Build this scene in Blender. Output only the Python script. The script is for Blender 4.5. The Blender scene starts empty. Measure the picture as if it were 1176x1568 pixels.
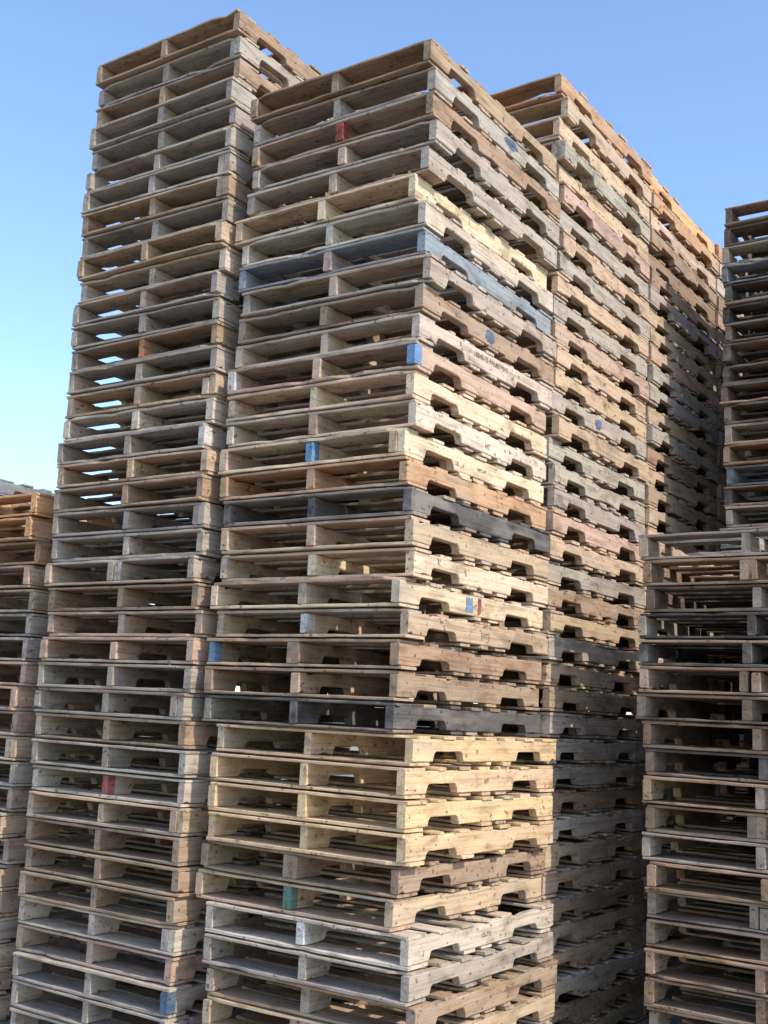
import bpy, math, random
from mathutils import Vector, Matrix
random.seed(7)
R=random.random
def U(a,b): return random.uniform(a,b)
scene=bpy.context.scene
scene.view_settings.view_transform='Standard'
scene.view_settings.look='None'
scene.view_settings.exposure=0
EYE=1.54; H=0.1225; ANG=math.radians(-34.8)

# ---------------- materials ----------------
def wood_material():
    m=bpy.data.materials.new("weathered_wood"); m.use_nodes=True
    nt=m.node_tree; N=nt.nodes; L=nt.links
    bsdf=N['Principled BSDF']
    col=N.new('ShaderNodeAttribute'); col.attribute_name='wood'
    gc=N.new('ShaderNodeAttribute'); gc.attribute_name='gco'
    def noise(scale,sc,detail=4,rough=.6,dist=0):
        mp=N.new('ShaderNodeMapping'); mp.inputs['Scale'].default_value=sc
        L.new(gc.outputs['Vector'],mp.inputs['Vector'])
        n=N.new('ShaderNodeTexNoise'); n.inputs['Scale'].default_value=scale
        n.inputs['Detail'].default_value=detail; n.inputs['Roughness'].default_value=rough
        n.inputs['Distortion'].default_value=dist
        L.new(mp.outputs['Vector'],n.inputs['Vector']); return n
    def ramp(src,stops):
        r=N.new('ShaderNodeValToRGB'); e=r.color_ramp.elements
        e[0].position=stops[0][0]; e[0].color=stops[0][1]
        e[1].position=stops[-1][0]; e[1].color=stops[-1][1]
        for s in stops[1:-1]:
            x=e.new(s[0]); x.color=s[1]
        L.new(src,r.inputs['Fac']); return r
    def mix(mode,fac,a,b):
        x=N.new('ShaderNodeMix'); x.data_type='RGBA'; x.blend_type=mode
        if isinstance(fac,float): x.inputs[0].default_value=fac
        else: L.new(fac,x.inputs[0])
        for i,s in ((6,a),(7,b)):
            if isinstance(s,tuple): x.inputs[i].default_value=s
            else: L.new(s,x.inputs[i])
        return x.outputs[2]
    grain=noise(1.0,(2.2,95,95),3,.65,.3)
    g=ramp(grain.outputs['Fac'],[(.28,(.64,.59,.54,1)),(.5,(.97,.96,.94,1)),(.75,(1.1,1.09,1.07,1))])
    c=mix('MULTIPLY',1.0,col.outputs['Color'],g.outputs['Color'])
    blotch=noise(1.0,(5,14,14),4,.62,.6)
    b=ramp(blotch.outputs['Fac'],[(.32,(.50,.47,.45,1)),(.5,(.96,.95,.94,1)),(.7,(1.12,1.12,1.12,1))])
    c=mix('MULTIPLY',.85,c,b.outputs['Color'])
    wz=noise(1.0,(3,9,9),2,.6)
    w=ramp(wz.outputs['Fac'],[(.5,(0,0,0,1)),(.72,(.45,.45,.45,1))])
    c=mix('MIX',w.outputs['Color'],c,(.39,.335,.28,1))
    sp=noise(1.0,(38,45,45),1,.5)
    s=ramp(sp.outputs['Fac'],[(.27,(.3,.24,.2,1)),(.34,(1,1,1,1))])
    c=mix('MULTIPLY',.8,c,s.outputs['Color'])
    L.new(c,bsdf.inputs['Base Color'])
    bsdf.inputs['Roughness'].default_value=.85
    bsdf.inputs['Specular IOR Level'].default_value=.2
    bp=N.new('ShaderNodeBump'); bp.inputs['Strength'].default_value=.6; bp.inputs['Distance'].default_value=.004
    L.new(grain.outputs['Fac'],bp.inputs['Height']); L.new(bp.outputs['Normal'],bsdf.inputs['Normal'])
    return m
WOOD=wood_material()
INK=bpy.data.materials.new('stencil_ink'); INK.use_nodes=True
nn=INK.node_tree.nodes.new('ShaderNodeTexNoise'); nn.inputs['Scale'].default_value=120
rr=INK.node_tree.nodes.new('ShaderNodeValToRGB'); rr.color_ramp.elements[0].color=(.05,.04,.04,1); rr.color_ramp.elements[1].color=(.28,.2,.14,1)
INK.node_tree.links.new(nn.outputs['Fac'],rr.inputs['Fac']); INK.node_tree.links.new(rr.outputs['Color'],INK.node_tree.nodes['Principled BSDF'].inputs['Base Color'])
INK.node_tree.nodes['Principled BSDF'].inputs['Roughness'].default_value=.9

PAL=dict(cream=(.72,.565,.39),yellow=(.73,.53,.31),tan=(.56,.415,.28),brown=(.39,.27,.18),orange=(.52,.32,.185),
 gray=(.43,.37,.305),dark=(.12,.11,.105),light=(.62,.525,.42),pink=(.54,.375,.28),blueg=(.27,.31,.335),deep=(.21,.16,.125),fresh=(.74,.42,.20))
PAINT=dict(blue=(.15,.28,.43),red=(.38,.11,.09),green=(.15,.25,.19),white=(.70,.67,.61),orange=(.58,.22,.10),navy=(.11,.16,.23))

def jit(c,k=.12):
    f=1+U(-k,k); return tuple(max(.01,min(.85,x*f*(1+U(-.03,.03)))) for x in c)

class MB:
    def __init__(s): s.v=[];s.f=[];s.c=[];s.g=[]
    def beam(s,stations,axis,c,c_end=None,end_len=0,ch=.0025):
        off=(U(0,50),U(0,50),U(0,50)); base=len(s.v)
        for (t,lo,hi,z0,z1) in stations:
            k=min(ch,(hi-lo)*.3,(z1-z0)*.3)*U(.5,1.5)
            ring=[(lo+k,z0),(hi-k,z0),(hi,z0+k),(hi,z1-k),(hi-k,z1),(lo+k,z1),(lo,z1-k),(lo,z0+k)]
            for (w,z) in ring:
                s.v.append((t,w,z) if axis==0 else (w,t,z))
                s.g.append((t+off[0],w+off[1],z+off[2]))
                cc=c
                if c_end is not None and t<=end_len: cc=c_end
                s.c.append((*cc,1))
        n=len(stations)
        for i in range(n-1):
            for j in range(8):
                a=base+i*8+j; b=base+i*8+(j+1)%8
                q=(a,b,b+8,a+8)
                s.f.append(q if axis==0 else q[::-1])
        e0=tuple(base+j for j in range(8)); e1=tuple(base+(n-1)*8+j for j in range(8))
        if axis==0: s.f.append(e0[::-1]); s.f.append(e1)
        else: s.f.append(e0); s.f.append(e1[::-1])
    def patch(s,x,y0,y1,z0,z1,c,blob=False):
        base=len(s.v); n=22; pts=[]
        for i in range(n):
            a=2*math.pi*i/n
            cy,cz=math.cos(a),math.sin(a)
            if not blob:
                k=max(abs(cy),abs(cz)); cy/=k; cz/=k
            k=U(.72,1.08)
            pts.append(((y0+y1)/2+cy*k*(y1-y0)/2,(z0+z1)/2+cz*k*(z1-z0)/2))
        o=(U(0,50),U(0,50))
        for y,z in pts:
            s.v.append((x,y,z)); s.c.append((*c,1)); s.g.append((y+o[0],o[1],z))
        s.f.append(tuple(base+i for i in range(n)))

W=1.016; LN=1.219
def board(mb,y0,wid,z0,th,c,wear=1.0):
    x0=-W+U(-.006,.008); x1=U(-.012,.005)
    if R()<.025*wear: 
        if R()<.5: x0+=U(.05,.5)
        else: x1-=U(.03,.3)
    n=13; sk=U(-.009,.009); st=[]
    for i in range(n):
        f=i/(n-1); t=x0+(x1-x0)*f
        a=y0+sk*(f-.5)+U(-.0018,.0018)*wear; b=y0+wid+sk*(f-.5)+U(-.0018,.0018)*wear
        if R()<.07*wear:
            if R()<.5:a+=U(.004,.022)
            else:b-=U(.004,.022)
        st.append((t,a,b,z0+U(0,.0012),z0+th-U(0,.0022)*wear))
    if R()<.18*wear:
        t,a,b,z,zz=st[-1]; st[-1]=(t,a+U(.0,.04),b-U(0,.03),z,zz)
    if R()<.12*wear:
        t,a,b,z,zz=st[0]; st[0]=(t,a+U(.0,.04),b-U(0,.03),z,zz)
    mb.beam(st,0,c,ch=.002)

def stringer(mb,x0,wid,c,paint=None,wear=1.0):
    zb=.0163; zt=.1047; nd=.038
    ts=[0,.03,.05,.052,.10,.148,.154,.160,.172,.20,.26,.33,.36,.372,.378,.384,.43,.50,.61]
    ys=[0]*5+[0,.018,.031,nd,nd,nd,nd,nd,.031,.018,0,0,0,0]
    full=[(t,z) for t,z in zip(ts,ys)]+[(LN-t,z) for t,z in list(zip(ts,ys))[-2::-1]]
    s1=U(-.010,.010); s2=U(-.010,.010); e0=U(-.004,.010); e1=U(-.006,.004); nds=U(.80,1.18)
    st=[]; bow=U(-.003,.003)
    for t,z in full:
        tt=t+(s1 if t<.61 else s2)*(1 if .14<t<1.08 else 0)
        if t==0: tt=e0
        if t==LN: tt=LN+e1
        dx=bow*math.sin(math.pi*t/LN)
        zz=zt
        if R()<.06*wear: zz-=U(.002,.012)
        z0=zb+z*nds+U(0,.0008)
        if z==0 and R()<.05*wear: z0+=U(.002,.012)
        st.append((tt,x0+dx+U(-.0008,.0008),x0+wid+dx+U(-.0008,.0008),z0,zz))
    pe=None; el=0
    if paint:
        pe=jit(PAINT[paint],.15); el=.051
    mb.beam(st,1,c,pe,el,ch=.003)
    return x0+wid+bow

def pallet_mesh(tone,mixp=.3,wear=1.0,paintp=.03,fixpaint=None,patches=None,dim=1):
    mb=MB(); base=tuple(x*dim for x in PAL[tone])
    others=['gray','tan','brown','light','gray','tan','brown','pink','tan','gray']
    def pick(p):
        if R()<p: 
            o=PAL[random.choice(others)]; return jit(tuple(.6*a*dim+.4*b for a,b in zip(o,base)),.14)
        return jit(base,.12)
    for y0,w in ((0,.14),(.42,.09),(.565,.09),(.71,.09),(LN-.14,.14)):
        if .1<y0<1.0 and R()<.05*wear: continue
        y0+=U(-.004,.004) if 0<y0<1 else U(-.003,.007)*(1 if y0==0 else -1)
        th=U(.0125,.0158)
        board(mb,y0,w,.016-th,th,pick(mixp),wear)
    g=(LN-.28-.45)/6; y=0
    ws=[.14,.09,.09,.09,.09,.09,.14]
    for i,w in enumerate(ws):
        if 0<i<6 and i!=3 and R()<.05*wear: 
            y+=w+g; continue
        board(mb,y+(U(-.012,.012) if 0<i<6 else U(-.004,.005)),w,.105,U(.0125,.0158),pick(mixp),wear)
        y+=w+g
    xo=0
    for k,x0 in enumerate((-W,-W/2-.019,-.038)):
        c=jit(base,.08) if (k==2 or R()>mixp) else pick(1)
        p=None
        if R()<paintp: p=random.choice(['blue','red','green','white','navy','blue'])
        if fixpaint and k in fixpaint: p=fixpaint[k]
        wd=U(.034,.041)
        xx=x0 if k<2 else -wd
        xo=stringer(mb,xx+(.002 if k==0 else (-.002 if k==2 else U(-.016,.016))),wd,c,p,wear)
        if R()<.07*wear and k>0:
            stringer(mb,xx-.041,.036,pick(1),None,wear)
    for (a,b,z0,z1,cn,bl) in (patches or []):
        mb.patch(xo+.0017,a,b,z0,z1,jit(PAINT[cn],.1),bl)
    me=bpy.data.meshes.new("pallet"); me.from_pydata(mb.v,[],mb.f)
    a=me.attributes.new('wood','FLOAT_COLOR','POINT'); a.data.foreach_set('color',[x for c in mb.c for x in c])
    a=me.attributes.new('gco','FLOAT_VECTOR','POINT')
    a.data.foreach_set('vector',[x for c in mb.g for x in c])
    me.materials.append(WOOD); me.update(); return me,xo

def stack(loc,n,tones=None,offs=None,default=('gray','tan','gray','light','cream','brown','pink'),jx=.018,mixp=.32,wear=1.35,fix=None,paintp=.005,lean=(0,0),h=H,stamps=None,patches=None,dim=1):
    e=bpy.data.objects.new("pallet_stack",None); e.empty_display_size=.3
    bpy.context.collection.objects.link(e)
    e.location=(loc[0],loc[1],.004); e.rotation_euler=(0,0,ANG)
    for k in range(n):
        tone=tones[k] if tones and k<len(tones) else random.choice(default)
        yel=tone=='yellow'
        me,xo=pallet_mesh(tone,.2 if yel else mixp,.7 if yel else wear,0 if yel else paintp,(fix or {}).get(k),(patches or {}).get(k),dim)
        o=bpy.data.objects.new("pallet_%d"%(n-k),me); bpy.context.collection.objects.link(o); o.parent=e
        z=(n-1-k)*h
        ox=U(-jx,jx); oy=U(-jx,jx)
        if offs and k<len(offs): ox=offs[k]*.0031+U(-.004,.004)
        ox+=lean[0]*z; oy+=lean[1]*z
        r=U(-.016,.016)
        cx,cy=-W/2,LN/2
        M=Matrix.Translation((ox+cx,oy+cy,z))@Matrix.Rotation(r,4,'Z')@Matrix.Translation((-cx,-cy,0))
        o.matrix_local=M
        if stamps and k in stamps:
            for (txt,sz,y,zz) in stamps[k]:
                cu=bpy.data.curves.new('stencil','FONT'); cu.body=txt; cu.size=sz; cu.align_x='CENTER'
                cu.materials.append(INK)
                t=bpy.data.objects.new('stencil_mark',cu); bpy.context.collection.objects.link(t); t.parent=o
                t.location=(xo+.0022,y,zz); t.rotation_euler=(math.radians(90),0,math.radians(90))
    return e

v=Vector((.571,.821)); u=Vector((-.821,.571))
P1=Vector((.110,4.49)); P0=Vector((-.80,5.08))
t1=['brown','gray','brown','gray','gray','cream','light','blueg','gray','brown','light','pink','cream','light','cream','orange','dark','tan','cream','cream','tan','brown','brown','dark','yellow','yellow','yellow','yellow','brown','tan','light','gray','brown','tan','tan','gray']
o1=[0,2,6,8,2,-14,0,-2,7,0,-4,-8,-6,-7,-10,-4,2,4,0,-5,4,-6,-11,-8,17,16,18,20,4,-1,24,26,30,30,25,20]
f1={11:{2:'blue',0:'white'},14:{1:'blue'},21:{0:'blue'},29:{1:'green'},30:{1:'white'},2:{1:'red'},20:{1:'white'}}
st1={10:[("18840-75 PALLET SYS",.034,.60,.062)],13:[("HT",.035,.61,.04)],14:[("IPPC HT",.022,.62,.05)],18:[("K",.04,.2,.07)],19:[("HT KD",.03,.6,.045)],20:[("[HT]",.036,.61,.045)],25:[("HT",.03,.61,.05)],30:[("US-731",.028,.6,.05)]}
pa1={19:[(.50,.56,.03,.095,'blue',False),(.60,.63,.025,.1,'red',False)],9:[(.52,.62,.03,.09,'navy',True)],1:[(.62,.76,.045,.1,'navy',True)]}
stack(P1,36,t1,o1,fix=f1,stamps=st1,patches=pa1)
o0=[0]*6+[-4,-3,0,3,2,0,-3,2,4,0,-2,-4,3,2,0,2,-2,0,3,0,-3,-2,2,4,8,8,8,16,10,6,4,10,12,12]
stack(P0+u*.02,40,['brown','gray','brown','gray','gray','gray']+['gray','brown','gray','tan','light','gray']*2,o0,default=('gray','tan','brown','tan','light','gray','pink'),fix={13:{1:'orange'},17:{2:'white'},30:{1:'red'}})
stack(P1+v*1.245,40,['orange','tan','tan'],patches={14:[(.5,.6,.03,.09,'navy',True)]},stamps={16:[("HT",.03,.6,.05)],12:[("HT",.03,.6,.05)]},default=('gray','tan','brown','tan','light','pink','gray'))
stack(P1+v*2.49,40,['fresh','orange','tan'],default=('gray','tan','brown','tan','cream','pink','gray'))
stack(P1+v*3.74,40,['orange','tan'])
stack(P1+v*4.99,39)
RS=('brown','deep','deep','brown','dark','gray')
stack((2.06,4.62),20,['gray','brown'],default=RS,jx=.022,wear=2.0,lean=(-.02,0),h=.121,dim=.85)
stack(Vector((2.06,4.62))+v*1.26-u*.05,20,default=RS,h=.121,dim=.8)  # unseen stack added behind the low one to keep its interior dark
stack((2.794,5.92),38,default=('gray','deep','deep','blueg','brown','dark'),dim=.8)
stack(Vector((2.794,5.92))+v*1.25,38,default=('deep','deep','brown'),dim=.8)
stack(Vector((2.794,5.92))-u*1.07,38,default=('deep','deep','brown'),dim=.8)
stack(Vector((2.05,4.62))-u*1.07,20,default=RS,h=.121,dim=.8)
stack((-1.76,5.77),21,['fresh','fresh','orange','pink','tan'],default=('tan','brown','gray','pink','tan'),jx=.02)
stack((-2.75,8.0),25,['blueg','fresh','gray'])

# ---------------- ground ----------------
bpy.ops.mesh.primitive_plane_add(size=800,location=(0,0,0)); g=bpy.context.object; g.name='ground'
m=bpy.data.materials.new('dusty_yard'); m.use_nodes=True; N=m.node_tree.nodes; L=m.node_tree.links
tc=N.new('ShaderNodeTexCoord')
n1=N.new('ShaderNodeTexNoise'); n1.inputs['Scale'].default_value=.6; n1.inputs['Detail'].default_value=8
n2=N.new('ShaderNodeTexNoise'); n2.inputs['Scale'].default_value=45; n2.inputs['Detail'].default_value=6
L.new(tc.outputs['Object'],n1.inputs['Vector']); L.new(tc.outputs['Object'],n2.inputs['Vector'])
r=N.new('ShaderNodeValToRGB'); r.color_ramp.elements[0].position=.3; r.color_ramp.elements[0].color=(.21,.18,.15,1)
r.color_ramp.elements[1].position=.7; r.color_ramp.elements[1].color=(.33,.28,.235,1); L.new(n1.outputs['Fac'],r.inputs['Fac'])
mx=N.new('ShaderNodeMix'); mx.data_type='RGBA'; mx.blend_type='OVERLAY'; mx.inputs[0].default_value=.5
L.new(r.outputs['Color'],mx.inputs[6]); L.new(n2.outputs['Fac'],mx.inputs[7]); L.new(mx.outputs[2],N['Principled BSDF'].inputs['Base Color'])
N['Principled BSDF'].inputs['Roughness'].default_value=.95
bp=N.new('ShaderNodeBump'); bp.inputs['Distance'].default_value=.02; L.new(n2.outputs['Fac'],bp.inputs['Height']); L.new(bp.outputs['Normal'],N['Principled BSDF'].inputs['Normal'])
g.data.materials.append(m)

# ---------------- light ----------------
BE,EL=math.radians(133),math.radians(43)
w=bpy.data.worlds.new("World"); scene.world=w; w.use_nodes=True
N=w.node_tree.nodes; L=w.node_tree.links; bg=N['Background']
sky=N.new('ShaderNodeTexSky'); sky.sky_type='NISHITA'; sky.sun_disc=False; sky.sun_elevation=EL; sky.sun_rotation=BE
sky.air_density=1.0; sky.dust_density=.8; sky.ozone_density=1.5
mm=N.new('ShaderNodeMix'); mm.data_type='RGBA'; mm.blend_type='MULTIPLY'; mm.inputs[0].default_value=1; mm.inputs[7].default_value=(1.85,2.0,2.15,1)
mm.clamp_result=False
L.new(sky.outputs[0],mm.inputs[6])
L.new(mm.outputs[2],bg.inputs['Color']); bg.inputs['Strength'].default_value=.15
sd=bpy.data.lights.new('sun','SUN'); sd.energy=4.3; sd.angle=math.radians(.5); sd.color=(1,.905,.78)
so=bpy.data.objects.new('sun',sd); bpy.context.collection.objects.link(so)
d=Vector((math.sin(BE)*math.cos(EL),math.cos(BE)*math.cos(EL),math.sin(EL)))
so.rotation_euler=d.to_track_quat('Z','Y').to_euler(); so.location=(5,-5,8)

# ---------------- camera ----------------
cd=bpy.data.cameras.new('camera'); cd.sensor_fit='VERTICAL'; cd.sensor_height=24; cd.lens=24*1755/1568; cd.clip_end=2000
co=bpy.data.objects.new('camera',cd); bpy.context.collection.objects.link(co)
co.matrix_world=Matrix.Translation((0,0,EYE))@Matrix.Rotation(math.radians(100.05),4,'X')@Matrix.Rotation(math.radians(2.85),4,'Z')
scene.camera=co
